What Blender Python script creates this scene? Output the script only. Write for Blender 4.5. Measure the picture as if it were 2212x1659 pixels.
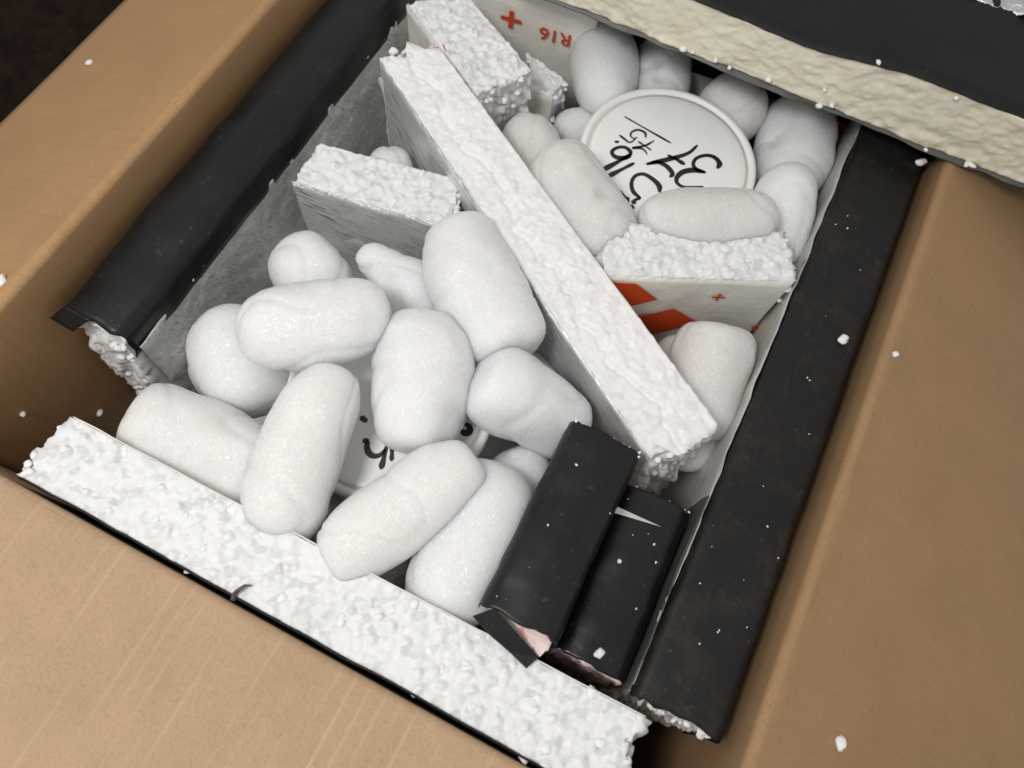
import bpy, math, random
import numpy as np
from mathutils import Vector, Matrix

# ------------------------------------------------------------------ clear
for o in list(bpy.data.objects):
    bpy.data.objects.remove(o)
scene = bpy.context.scene
COL = scene.collection

# ------------------------------------------------------------------ camera
# photo pixels are given on a 2212 x 1659 grid; axes: X right along the near
# wall of the carton, Y away from the viewer, Z up, z = 0 at the carton's rim.
F, CX, CY = 1597.0, 1106.0, 829.5
def _n(v): return v / np.linalg.norm(v)
_e1 = _n(np.array([2003., -3650., F]))
_e2 = np.array([-14300., -7150., F]); _e2 = _n(_e2 - _e1 * (_e2 @ _e1))
ROT = np.array([-_e2, _e1, np.cross(_e1, _e2)])
CAM = np.array([0., 0., 0.30])
def P(u, v, z):
    d = ROT @ np.array([(u - CX) / F, (v - CY) / F, 1.0])
    return CAM + d * ((z - CAM[2]) / d[2])
def depth(p):
    return (ROT.T @ (np.asarray(p) - CAM))[2]

cam = bpy.data.cameras.new('camera')
cam.sensor_width = 36.0
cam.lens = 36.0 * F / 2212.0
cam.clip_start = 0.01
cam.clip_end = 50.0
cam.dof.use_dof = True; cam.dof.focus_distance = 0.345; cam.dof.aperture_fstop = 11.0
camo = bpy.data.objects.new('camera', cam)
COL.objects.link(camo)
m3 = Matrix(((ROT[0, 0], -ROT[0, 1], -ROT[0, 2]),
             (ROT[1, 0], -ROT[1, 1], -ROT[1, 2]),
             (ROT[2, 0], -ROT[2, 1], -ROT[2, 2])))
camo.matrix_world = Matrix.Translation(Vector(CAM)) @ m3.to_4x4()
scene.camera = camo

# ------------------------------------------------------------------ light
world = bpy.data.worlds.new('World')
scene.world = world
world.use_nodes = True
bg = world.node_tree.nodes['Background']
bg.inputs[0].default_value = (1.0, 0.985, 0.965, 1)
bg.inputs[1].default_value = 0.54
def area(name, loc, target, size, power, col):
    l = bpy.data.lights.new(name, 'AREA')
    l.shape = 'DISK'; l.size = size; l.energy = power; l.color = col
    o = bpy.data.objects.new(name, l); COL.objects.link(o)
    o.location = loc
    o.rotation_euler = (Vector(target) - Vector(loc)).to_track_quat('-Z', 'Y').to_euler()
    return o
area('ceiling_lamp', (-0.21, -0.19, 0.67), (-0.05, 0.12, -0.02), 0.19, 3.25, (1.0, 0.98, 0.95))
vs = scene.view_settings
vs.view_transform = 'Standard'; vs.look = 'None'; vs.gamma = 1.0; vs.use_curve_mapping = False
vs.exposure = 0.0

# ------------------------------------------------------------------ numeric noise
def _hash(ix, iy, iz, s):
    h = (ix.astype(np.int64) * 73856093) ^ (iy.astype(np.int64) * 19349663) ^ (iz.astype(np.int64) * 83492791) ^ (s * 2654435761)
    h = (h ^ (h >> 13)) * 1274126177 & 0x7fffffff
    h = (h ^ (h >> 15)) * 668265263 & 0x7fffffff
    return ((h ^ (h >> 11)) & 0xffffff) / float(0x1000000)
def vnoise(p, s=0):
    i = np.floor(p).astype(np.int64); f = p - i; f = f * f * (3 - 2 * f)
    r = np.zeros(len(p))
    for dx in (0, 1):
        for dy in (0, 1):
            for dz in (0, 1):
                w = (f[:, 0] if dx else 1 - f[:, 0]) * (f[:, 1] if dy else 1 - f[:, 1]) * (f[:, 2] if dz else 1 - f[:, 2])
                r += w * _hash(i[:, 0] + dx, i[:, 1] + dy, i[:, 2] + dz, s)
    return r * 2 - 1
def fbm(p, s=0, octv=3):
    r = np.zeros(len(p)); a = 1.0
    for k in range(octv):
        r += a * vnoise(p * 2 ** k + 17.3 * k, s + k); a *= 0.5
    return r
def worley(p, s=0):
    i = np.floor(p).astype(np.int64)
    d1 = np.full(len(p), 9.0); d2 = np.full(len(p), 9.0); idr = np.zeros(len(p))
    for dx in (-1, 0, 1):
        for dy in (-1, 0, 1):
            for dz in (-1, 0, 1):
                c = i + np.array([dx, dy, dz])
                a = [_hash(c[:, 0], c[:, 1], c[:, 2], s + k) for k in (1, 2, 3, 4)]
                q = c + 0.5 + 0.8 * (np.stack(a[:3], 1) - 0.5)
                d = np.linalg.norm(p - q, axis=1)
                m = d < d1
                d2 = np.where(m, d1, np.minimum(d2, d))
                idr = np.where(m, a[3], idr); d1 = np.where(m, d, d1)
    return d1, d2, idr

# ------------------------------------------------------------------ mesh helpers
def mesh_obj(name, verts, faces, mat, parent=None, smooth=True):
    me = bpy.data.meshes.new(name)
    me.from_pydata([tuple(map(float, v)) for v in verts], [], [tuple(map(int, f)) for f in faces])
    me.update()
    if smooth:
        me.polygons.foreach_set('use_smooth', [True] * len(me.polygons))
    me.materials.append(mat)
    o = bpy.data.objects.new(name, me); COL.objects.link(o)
    if parent is not None:
        o.parent = parent
        o.matrix_parent_inverse = parent.matrix_world.inverted()
    return o
def tag(o, label=None, cat=None, group=None, kind=None):
    if label: o['label'] = label
    if cat: o['category'] = cat
    if group: o['group'] = group
    if kind: o['kind'] = kind
    return o
def thing(name, loc, label, cat, group=None):
    o = bpy.data.objects.new(name, None); COL.objects.link(o)
    o.empty_display_size = 0.01
    o.location = Vector([float(x) for x in loc])
    o.matrix_world = Matrix.Translation(o.location)
    return tag(o, label, cat, group)
def vnormals(v, f):
    f = np.asarray(f)
    n = np.zeros_like(v)
    a = np.cross(v[f[:, 2]] - v[f[:, 0]], v[f[:, 3]] - v[f[:, 1]])
    for k in range(4): np.add.at(n, f[:, k], a)
    return n / np.maximum(np.linalg.norm(n, axis=1, keepdims=True), 1e-12)

def grid_box(top, dep, res, zdir=(0, 0, -1), resz=None):
    """closed box: top = 4 corners (counter-clockwise from above), extruded down.
    returns verts, quads and a per-vertex bit set: 1 top, 2 bottom, 4<<k side k"""
    top = [np.asarray(t, float) for t in top]
    zd = np.asarray(zdir, float) * dep
    bot = [t + zd for t in top]
    n1 = max(2, int(round(max(np.linalg.norm(top[1] - top[0]), np.linalg.norm(top[2] - top[3])) / res)))
    n2 = max(2, int(round(max(np.linalg.norm(top[2] - top[1]), np.linalg.norm(top[3] - top[0])) / res)))
    n3 = max(2, int(round(dep / (resz or res))))
    V, Fc, B = [], [], []
    def face(a, b, c, d, nu, nv, bit):
        base = sum(len(x) for x in V)
        s, t = np.meshgrid(np.linspace(0, 1, nu + 1), np.linspace(0, 1, nv + 1), indexing='ij')
        s = s.ravel()[:, None]; t = t.ravel()[:, None]
        V.append(a * (1 - s) * (1 - t) + b * s * (1 - t) + c * s * t + d * (1 - s) * t)
        i, j = np.meshgrid(np.arange(nu), np.arange(nv), indexing='ij'); i = i.ravel(); j = j.ravel()
        k = base + i * (nv + 1) + j
        Fc.append(np.stack([k, k + nv + 1, k + nv + 2, k + 1], 1))
        B.append(np.full(len(s), bit))
    face(top[0], top[1], top[2], top[3], n1, n2, 1)
    face(bot[3], bot[2], bot[1], bot[0], n1, n2, 2)
    for k in range(4):
        a, b = k, (k + 1) % 4
        face(bot[a], bot[b], top[b], top[a], n1 if k % 2 == 0 else n2, n3, 4 << k)
    v = np.concatenate(V); f = np.concatenate(Fc); b = np.concatenate(B)
    key = np.round(v * 2e5).astype(np.int64)
    _, first, inv = np.unique(key, axis=0, return_index=True, return_inverse=True)
    inv = inv.ravel()
    bits = np.zeros(len(first), np.int64)
    np.bitwise_or.at(bits, inv, b)
    return v[first], inv[f], bits

def foam_relief(p, seed, cell=0.0042, amp=0.0011, cut=0.25, broad=0.0006):
    if cut < 0:                                       # sliced beads: flat tops, fine seams, a few pits and knobs
        d1, d2, idr = worley(p / cell + 0.12 * np.stack([fbm(p / cell * 1.3, seed + k, 1) for k in (21, 22, 23)], 1), seed)
        seam = np.clip((d2 - d1) / 0.22, 0, 1); seam = seam * seam * (3 - 2 * seam)
        dome = np.clip(1 - (d1 / 0.62) ** 2, 0, 1)
        h = 0.55 * (idr - 0.5) * seam - 0.30 * (1 - seam) + 0.18 * dome
        h = h + np.where(idr < 0.17, -1.1 * dome, 0) + np.where(idr > 0.86, 1.2 * dome * seam, 0)
        return amp * h + broad * fbm(p / 0.012, seed + 9, 2)
    amp = amp * 0.75
    d1, d2, idr = worley(p / cell + 0.25 * np.stack([fbm(p / cell * 1.3, seed + k, 1) for k in (21, 22, 23)], 1), seed)
    edge = np.clip((d2 - d1) / 0.36, 0, 1); edge = edge * edge * (3 - 2 * edge)
    dome = np.clip(1 - (d1 / 0.72) ** 2, 0, 1)
    pit = np.where(idr < 0.30, -1.5 * dome * edge, 0)
    knob = np.where(idr > 0.70, (0.6 + 2.6 * (idr - 0.70)) * dome * edge, 0)
    h = 0.55 * dome * edge + pit + knob + 0.8 * (idr - 0.5) * edge - 0.3
    h = np.minimum(h, cut + 0.35)
    return amp * h + broad * fbm(p / 0.012, seed + 9, 2)

def foam_block(name, top, dep, mat, parent, res=0.0009, rough=1 | 4 | 16 | 64 | 256, seed=1, amp=0.0011, cut=0.25,
               cell=0.0042, broad=0.0006, extra=None, resz=None):
    v, f, b = grid_box(top, dep, res, resz=resz)
    n = vnormals(v, f)
    m = (b & rough) > 0
    h = np.zeros(len(v))
    h[m] = foam_relief(v[m], seed, cell, amp, cut, broad)
    smoothside = (b & ~rough) > 0
    h[smoothside & m] *= 0.35
    h[smoothside & ~m] = 0
    v2 = v + n * h[:, None]
    if extra is not None: v2 = extra(v2, v, b, n)
    return mesh_obj(name, v2, f, mat, parent)

def sheet(name, a, b, c, d, mat, parent, nu=2, nv=2, thick=0.0003, bump=0.0, seed=0, fn=None, freq=0.02):
    """thin sheet a-b-c-d (a,b bottom; c,d top), normal by right hand rule, given thickness"""
    a, b, c, d = [np.asarray(x, float) for x in (a, b, c, d)]
    s, t = np.meshgrid(np.linspace(0, 1, nu + 1), np.linspace(0, 1, nv + 1), indexing='ij')
    s = s.ravel()[:, None]; t = t.ravel()[:, None]
    v = a * (1 - s) * (1 - t) + b * s * (1 - t) + c * s * t + d * (1 - s) * t
    nrm = _n(np.cross(b - a, d - a))
    if fn is not None: v = fn(v, s[:, 0], t[:, 0], nrm)
    if bump: v = v + nrm * (bump * fbm(v / freq, seed, 3))[:, None]
    i, j = np.meshgrid(np.arange(nu), np.arange(nv), indexing='ij'); i = i.ravel(); j = j.ravel()
    k = i * (nv + 1) + j
    f = np.stack([k, k + nv + 1, k + nv + 2, k + 1], 1)
    o = mesh_obj(name, v, f, mat, parent)
    lu = float(np.linalg.norm(b - a)); lv = float(np.linalg.norm(d - a))
    uvl = o.data.uv_layers.new(name='UVMap')
    vi = np.empty(len(o.data.loops), np.int32); o.data.loops.foreach_get('vertex_index', vi)
    uvs = np.stack([s[:, 0] * lu, t[:, 0] * lv], 1)[vi]
    uvl.data.foreach_set('uv', uvs.ravel())
    if thick:
        so = o.modifiers.new('thick', 'SOLIDIFY'); so.thickness = thick; so.offset = -1
    return o

def catmull(pts, n=8):
    pts = [np.asarray(p, float) for p in pts]
    if len(pts) < 3:
        return [pts[0] + (pts[-1] - pts[0]) * t for t in np.linspace(0, 1, n + 1)]
    ex = [2 * pts[0] - pts[1]] + pts + [2 * pts[-1] - pts[-2]]
    out = []
    for i in range(1, len(ex) - 2):
        p0, p1, p2, p3 = ex[i - 1:i + 3]
        for t in np.linspace(0, 1, n, endpoint=False):
            out.append(0.5 * (2 * p1 + (p2 - p0) * t + (2 * p0 - 5 * p1 + 4 * p2 - p3) * t * t + (3 * p1 - p0 - 3 * p2 + p3) * t ** 3))
    out.append(pts[-1]); return out

def sweep(name, prof, a, b, nseg, mat, parent, axes, thick=0.0004, noise=0.0, seed=0, enda=None, endb=None, smoothprof=1, freq=0.02):
    """sweep a 2D profile (p,q) along a->b; axes = world vectors for p and q. enda/endb(frac)-> shift along axis"""
    a = np.asarray(a, float); b = np.asarray(b, float)
    ax, ay = [np.asarray(x, float) for x in axes]
    pr = catmull([np.array(x) for x in prof], smoothprof) if smoothprof > 1 else [np.array(x) for x in prof]
    m = len(pr); V = []
    d = _n(b - a)
    for i in range(nseg + 1):
        t = i / nseg
        for j, q in enumerate(pr):
            fr = j / (m - 1)
            p = a * (1 - t) + b * t + ax * q[0] + ay * q[1]
            if enda is not None and t < 0.12: p = p + d * enda(fr) * (1 - t / 0.12)
            if endb is not None and t > 0.88: p = p + d * endb(fr) * (t - 0.88) / 0.12
            V.append(p)
    V = np.array(V)
    Fq = np.array([(i * m + j, (i + 1) * m + j, (i + 1) * m + j + 1, i * m + j + 1) for i in range(nseg) for j in range(m - 1)])
    if noise:
        n = vnormals(V, Fq)
        V = V + n * (noise * fbm(V / freq, seed, 3))[:, None]
    o = mesh_obj(name, V, Fq, mat, parent)
    if thick:
        so = o.modifiers.new('thick', 'SOLIDIFY'); so.thickness = thick; so.offset = 0
    me = o.data
    uv = me.uv_layers.new(name='UVMap')
    L = np.linalg.norm(b - a)
    cum = [0.0]
    for j in range(1, m): cum.append(cum[-1] + float(np.linalg.norm(pr[j] - pr[j - 1])))
    for li, lp in enumerate(me.loops):
        i, j = divmod(lp.vertex_index, m)
        uv.data[li].uv = (i / nseg * L, cum[j])
    return o

# ------------------------------------------------------------------ materials
def mat_new(name):
    m = bpy.data.materials.new(name); m.use_nodes = True
    nt = m.node_tree
    return m, nt, nt.nodes['Principled BSDF']
def N(nt, t, **kw):
    n = nt.nodes.new(t)
    for k, v in kw.items():
        if k == 'inp':
            for kk, vv in v.items(): n.inputs[kk].default_value = vv
        else: setattr(n, k, v)
    return n
def ramp(nt, fac, stops):
    r = nt.nodes.new('ShaderNodeValToRGB')
    e = r.color_ramp.elements
    while len(e) < len(stops): e.new(0.5)
    for k, (p, c) in enumerate(stops):
        e[k].position = p
        e[k].color = c if len(c) == 4 else (*c, 1)
    nt.links.new(fac, r.inputs[0]); return r
def coords(nt, kind='Object', scale=(1, 1, 1), rot=(0, 0, 0)):
    t = N(nt, 'ShaderNodeTexCoord'); mp = N(nt, 'ShaderNodeMapping')
    mp.inputs['Scale'].default_value = scale; mp.inputs['Rotation'].default_value = rot
    nt.links.new(t.outputs[kind], mp.inputs[0]); return mp.outputs[0]
def noise(nt, vec, scale, detail=4, rough=0.55, dist=0.0):
    n = N(nt, 'ShaderNodeTexNoise', inp={'Scale': scale, 'Detail': detail, 'Roughness': rough, 'Distortion': dist})
    nt.links.new(vec, n.inputs['Vector']); return n.outputs['Fac']
def mixc(nt, fac, a, b, mode='MIX'):
    m = N(nt, 'ShaderNodeMix', data_type='RGBA', blend_type=mode)
    for sock, val in ((m.inputs[0], fac), (m.inputs[6], a), (m.inputs[7], b)):
        if hasattr(val, 'links'): nt.links.new(val, sock)
        elif isinstance(val, (int, float)): sock.default_value = val
        else: sock.default_value = (*val, 1) if len(val) == 3 else val
    return m.outputs[2]
def bump(nt, bsdf, h, strength, dist, prev=None):
    b = N(nt, 'ShaderNodeBump', inp={'Strength': strength, 'Distance': dist})
    nt.links.new(h, b.inputs['Height'])
    if prev is not None: nt.links.new(prev, b.inputs['Normal'])
    nt.links.new(b.outputs[0], bsdf.inputs['Normal']); return b.outputs[0]
def sss(b, w, r):
    b.inputs['Subsurface Weight'].default_value = w
    b.inputs['Subsurface Radius'].default_value = (1, 0.9, 0.8)
    b.inputs['Subsurface Scale'].default_value = r

def make_cardboard(name, base, streak, streak_amt, dark_amt):
    m, nt, b = mat_new(name)
    uv = coords(nt, 'UV')
    ob = coords(nt, 'Object')
    sep = N(nt, 'ShaderNodeSeparateXYZ'); nt.links.new(uv, sep.inputs[0])
    # flutes run across the crease, one every 6.4 mm, a little wandering
    wob = noise(nt, uv, 18, 2)
    mm = N(nt, 'ShaderNodeMath', operation='MULTIPLY_ADD'); nt.links.new(wob, mm.inputs[0]); mm.inputs[1].default_value = 0.0015
    nt.links.new(sep.outputs[0], mm.inputs[2])
    sc = N(nt, 'ShaderNodeMath', operation='MULTIPLY'); nt.links.new(mm.outputs[0], sc.inputs[0]); sc.inputs[1].default_value = 1 / 0.0064
    fr = N(nt, 'ShaderNodeMath', operation='FRACT'); nt.links.new(sc.outputs[0], fr.inputs[0])
    pp = N(nt, 'ShaderNodeMath', operation='PINGPONG'); nt.links.new(sc.outputs[0], pp.inputs[0]); pp.inputs[1].default_value = 0.5
    line = ramp(nt, pp.outputs[0], [(0.0, (1, 1, 1)), (0.17, (0, 0, 0))])
    gate_v = coords(nt, 'UV', (170, 14, 1)); gate = noise(nt, gate_v, 1.0, 3, 0.6)
    gr = ramp(nt, gate, [(0.46, (0, 0, 0)), (0.70, (1, 1, 1))])
    lm = N(nt, 'ShaderNodeMath', operation='MULTIPLY'); nt.links.new(line.outputs[0], lm.inputs[0]); nt.links.new(gr.outputs[0], lm.inputs[1])
    ls = N(nt, 'ShaderNodeMath', operation='MULTIPLY'); nt.links.new(lm.outputs[0], ls.inputs[0]); ls.inputs[1].default_value = streak_amt
    n1 = noise(nt, ob, 26, 4, 0.6); n2 = noise(nt, ob, 900, 3, 0.6)
    n3 = noise(nt, coords(nt, 'Object', (220, 900, 500)), 1.0, 3, 0.7)
    c0 = ramp(nt, n1, [(0.3, tuple(x * 0.93 for x in base)), (0.7, tuple(x * 1.05 for x in base))])
    c1 = mixc(nt, 0.55, c0.outputs[0], ramp(nt, n2, [(0.3, (0.80, 0.79, 0.77)), (0.5, (1, 1, 1)), (0.72, (1.10, 1.09, 1.08))]).outputs[0], 'MULTIPLY')
    c1 = mixc(nt, 0.10, c1, ramp(nt, n3, [(0.32, (0.7, 0.66, 0.6)), (0.55, (1, 1, 1))]).outputs[0], 'MULTIPLY')
    # dark hairs in the recycled paper
    fib = noise(nt, coords(nt, 'Object', (900, 240, 400), (0, 0, 0.6)), 1.0, 2, 0.8)
    c1 = mixc(nt, 0.6, c1, ramp(nt, fib, [(0.25, (0.55, 0.5, 0.45)), (0.33, (1, 1, 1))]).outputs[0], 'MULTIPLY')
    if dark_amt:
        dl = N(nt, 'ShaderNodeMath', operation='MULTIPLY'); nt.links.new(line.outputs[0], dl.inputs[0]); dl.inputs[1].default_value = dark_amt
        c1 = mixc(nt, dl.outputs[0], c1, tuple(x * 0.5 for x in base))
    c2 = mixc(nt, ls.outputs[0], c1, streak)
    nt.links.new(c2, b.inputs['Base Color'])
    b.inputs['Roughness'].default_value = 0.72
    b.inputs['Specular IOR Level'].default_value = 0.3
    wv = N(nt, 'ShaderNodeMath', operation='MULTIPLY_ADD'); nt.links.new(pp.outputs[0], wv.inputs[0]); wv.inputs[1].default_value = 0.5; nt.links.new(n2, wv.inputs[2])
    bump(nt, b, wv.outputs[0], 0.25, 0.0004)
    return m
M = {}
M['card'] = make_cardboard('cardboard', (0.43, 0.255, 0.122), (0.52, 0.38, 0.23), 0.15, 0.13)
M['card_plain'] = make_cardboard('cardboard_plain', (0.345, 0.212, 0.108), (0.50, 0.38, 0.23), 0.12, 0.03)
M['card_near'] = make_cardboard('cardboard_scuffed', (0.45, 0.305, 0.185), (0.62, 0.48, 0.35), 0.40, 0.0)

def make_foam(name, base, dark, edge=0.35, ss=0.35, stain=None):
    m, nt, b = mat_new(name)
    ob = coords(nt, 'Object')
    vo = N(nt, 'ShaderNodeTexVoronoi', feature='F1', inp={'Scale': 1 / 0.0040})
    vc = N(nt, 'ShaderNodeTexVoronoi', feature='SMOOTH_F1', inp={'Scale': 1 / 0.0036, 'Smoothness': 0.28})
    jit = noise(nt, ob, 260, 3)
    va = N(nt, 'ShaderNodeVectorMath', operation='MULTIPLY_ADD'); nt.links.new(jit, va.inputs[0]); va.inputs[1].default_value = (0.005,) * 3; nt.links.new(ob, va.inputs[2])
    nt.links.new(va.outputs[0], vo.inputs['Vector']); nt.links.new(va.outputs[0], vc.inputs['Vector'])
    sep = N(nt, 'ShaderNodeSeparateColor'); nt.links.new(vc.outputs['Color'], sep.inputs[0])
    cell = ramp(nt, sep.outputs[0], [(0.08, dark), (0.42, base), (1.0, base)])
    c = cell.outputs[0]
    if stain:
        st = noise(nt, ob, 55, 3)
        c = mixc(nt, ramp(nt, st, [(0.55, (0, 0, 0)), (0.8, (1, 1, 1))]).outputs[0], c, stain)
    nt.links.new(c, b.inputs['Base Color'])
    b.inputs['Roughness'].default_value = 0.5
    b.inputs['Specular IOR Level'].default_value = 0.35
    sss(b, ss, 0.0016)
    f2 = noise(nt, ob, 700, 3, 0.6)
    sm = N(nt, 'ShaderNodeMath', operation='MULTIPLY_ADD'); nt.links.new(vo.outputs['Distance'], sm.inputs[0]); sm.inputs[1].default_value = 0.8; nt.links.new(f2, sm.inputs[2])
    bump(nt, b, sm.outputs[0], 0.35, 0.0004)
    return m
M['foam'] = make_foam('polystyrene', (0.80, 0.80, 0.80), (0.67, 0.675, 0.68), 0.14)
M['foam_smooth'] = make_foam('polystyrene_aged', (0.85, 0.848, 0.84), (0.78, 0.775, 0.77), 0.05, 0.35, (0.84, 0.81, 0.77))
M['foam_cream'] = make_foam('polyurethane_foam', (0.78, 0.735, 0.60), (0.74, 0.70, 0.58), 0.08, 0.15, (0.76, 0.67, 0.47))

def make_tape(name, base, rough, dust, stain=None, bluish=0.0):
    m, nt, b = mat_new(name)
    ob = coords(nt, 'Object')
    n1 = noise(nt, ob, 30, 5, 0.65); n2 = noise(nt, ob, 420, 4, 0.7)
    c0 = ramp(nt, n1, [(0.3, tuple(x * 0.7 for x in base)), (0.75, tuple(x * 1.5 for x in base))]).outputs[0]
    if stain:
        s = noise(nt, ob, 55, 8, 0.75, 0.2)
        c0 = mixc(nt, ramp(nt, s, [(0.48, (0, 0, 0)), (0.75, (0.55,) * 3)]).outputs[0], c0, stain)
    d = ramp(nt, n2, [(0.60, (0, 0, 0)), (0.80, (dust,) * 3)])
    dm = noise(nt, ob, 60, 3, 0.6)
    dd = mixc(nt, 1.0, d.outputs[0], ramp(nt, dm, [(0.45, (0, 0, 0)), (0.65, (1, 1, 1))]).outputs[0], 'MULTIPLY')
    c1 = mixc(nt, dd, c0, (0.30, 0.28, 0.26))
    # pale pinhead flecks
    vo = N(nt, 'ShaderNodeTexVoronoi', inp={'Scale': 210.0}); nt.links.new(ob, vo.inputs['Vector'])
    fl = ramp(nt, vo.outputs['Distance'], [(0.0, (1, 1, 1)), (0.05, (0, 0, 0))])
    gate = ramp(nt, noise(nt, ob, 45, 2), [(0.56, (0, 0, 0)), (0.64, (1, 1, 1))])
    fm = mixc(nt, 1.0, fl.outputs[0], gate.outputs[0], 'MULTIPLY')
    c2 = mixc(nt, fm, c1, (0.5, 0.48, 0.45))
    nt.links.new(c2, b.inputs['Base Color'])
    r = ramp(nt, n1, [(0.3, (rough - 0.08,) * 3), (0.7, (rough + 0.12,) * 3)])
    nt.links.new(r.outputs[0], b.inputs['Roughness'])
    b.inputs['Specular IOR Level'].default_value = 0.36
    weave = noise(nt, coords(nt, 'Object', (1400, 500, 900)), 1.0, 2)
    bump(nt, b, weave, 0.22, 0.0003)
    return m
M['tape'] = make_tape('black_tape', (0.0075, 0.0078, 0.0084), 0.33, 0.40)
M['tape_brown'] = make_tape('black_tape_stained', (0.0060, 0.0056, 0.0054), 0.52, 0.28, (0.048, 0.034, 0.027))
M['tape_matt'] = make_tape('black_facing', (0.0035, 0.0035, 0.0038), 0.60, 0.08)
M['tape_grey'] = make_tape('grey_tape', (0.085, 0.085, 0.080), 0.40, 0.2)

def make_film(name, base, metal, rough, streak, tilt, scratch, amount, wr, wscale=110, sb=0.8):
    # streak = how long and how fine the brushed marks are (per metre along / across the sheet)
    m, nt, b = mat_new(name)
    ob = coords(nt, 'Object')
    m2 = N(nt, 'ShaderNodeMapping'); m2.inputs['Scale'].default_value = (streak[0], streak[1], 1)
    nt.links.new(coords(nt, 'UV', (1, 1, 1), (0, 0, tilt)), m2.inputs[0])
    st = noise(nt, m2.outputs[0], 1.0, 5, 0.68, 0.3)
    n1 = noise(nt, ob, 34, 3, 0.55, 0.4)
    c0 = ramp(nt, n1, [(0.3, tuple(x * 0.88 for x in base)), (0.7, tuple(min(1, x * 1.1) for x in base))]).outputs[0]
    sr = ramp(nt, st, [(0.36, (1, 1, 1)), (0.50, (0, 0, 0))])
    sg = ramp(nt, noise(nt, ob, 40, 3), [(0.36, (0, 0, 0)), (0.56, (amount,) * 3)])
    sm = mixc(nt, 1.0, sr.outputs[0], sg.outputs[0], 'MULTIPLY')
    c1 = mixc(nt, sm, c0, scratch)
    nt.links.new(c1, b.inputs['Base Color'])
    b.inputs['Metallic'].default_value = metal
    rr = ramp(nt, st, [(0.3, (rough + 0.12,) * 3), (0.7, (rough - 0.05,) * 3)])
    nt.links.new(rr.outputs[0], b.inputs['Roughness'])
    big = noise(nt, ob, wscale, 4, 0.55, 1.5)
    p = bump(nt, b, st, sb, 0.0012)
    bump(nt, b, big, wr, 0.0016, p)
    return m
M['silver'] = make_film('silver_film', (0.84, 0.85, 0.845), 0.50, 0.28, (60, 620), 0.28, (0.16, 0.165, 0.17), 0.95, 0.35, 60)
M['silver_wrinkled'] = make_film('silver_film_wrinkled', (0.86, 0.865, 0.85), 0.25, 0.36, (160, 520), 1.0, (0.50, 0.50, 0.49), 0.8, 1.0, 130)
M['silver_side'] = make_film('silver_film_side', (0.70, 0.69, 0.66), 0.40, 0.32, (12, 900), 0.0, (0.36, 0.35, 0.33), 0.7, 0.35, 50)
M['white_film'] = make_film('white_printed_film', (0.80, 0.775, 0.72), 0.0, 0.36, (14, 260), 0.05, (0.74, 0.71, 0.65), 0.35, 0.45, 40, 0.22)
M['foil'] = make_film('foil_tape', (0.75, 0.75, 0.76), 0.95, 0.22, (300, 300), 0.3, (0.4, 0.4, 0.42), 0.6, 1.0)

def make_plain(name, base, rough, ss=0.0, nz=0.0, spec=0.5):
    m, nt, b = mat_new(name)
    ob = coords(nt, 'Object')
    n1 = noise(nt, ob, 90, 4)
    c = ramp(nt, n1, [(0.3, tuple(x * (1 - nz) for x in base)), (0.7, base)])
    nt.links.new(c.outputs[0], b.inputs['Base Color'])
    b.inputs['Roughness'].default_value = rough
    b.inputs['Specular IOR Level'].default_value = spec
    if ss: sss(b, ss, 0.002)
    bump(nt, b, noise(nt, ob, 500, 2), 0.06, 0.0003)
    return m
M['lid'] = make_plain('white_plastic', (0.93, 0.93, 0.92), 0.34, 0.0, 0.03)
M['tub'] = make_plain('cream_plastic', (0.78, 0.76, 0.70), 0.4, 0.25, 0.03)
M['ink'] = make_plain('marker_ink', (0.018, 0.013, 0.022), 0.35, 0, 0.4)
M['ink2'] = make_plain('marker_ink_brown', (0.040, 0.024, 0.035), 0.35, 0, 0.4)
M['orange'] = make_plain('orange_print', (0.62, 0.075, 0.015), 0.42, 0, 0.12)
M['orange2'] = make_plain('red_print', (0.55, 0.045, 0.02), 0.45, 0, 0.2)
M['foam_red_bounce'] = make_foam('polystyrene_red_bounce', (0.80, 0.66, 0.64), (0.60, 0.30, 0.28), 0.15)  # white foam with the red print's reflection painted in as pink
M['floor'] = make_plain('dark_floor', (0.020, 0.011, 0.006), 0.8, 0, 0.7, 0.1)
M['crumb'] = make_plain('foam_crumb', (0.86, 0.86, 0.84), 0.5, 0.3, 0.04)

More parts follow.
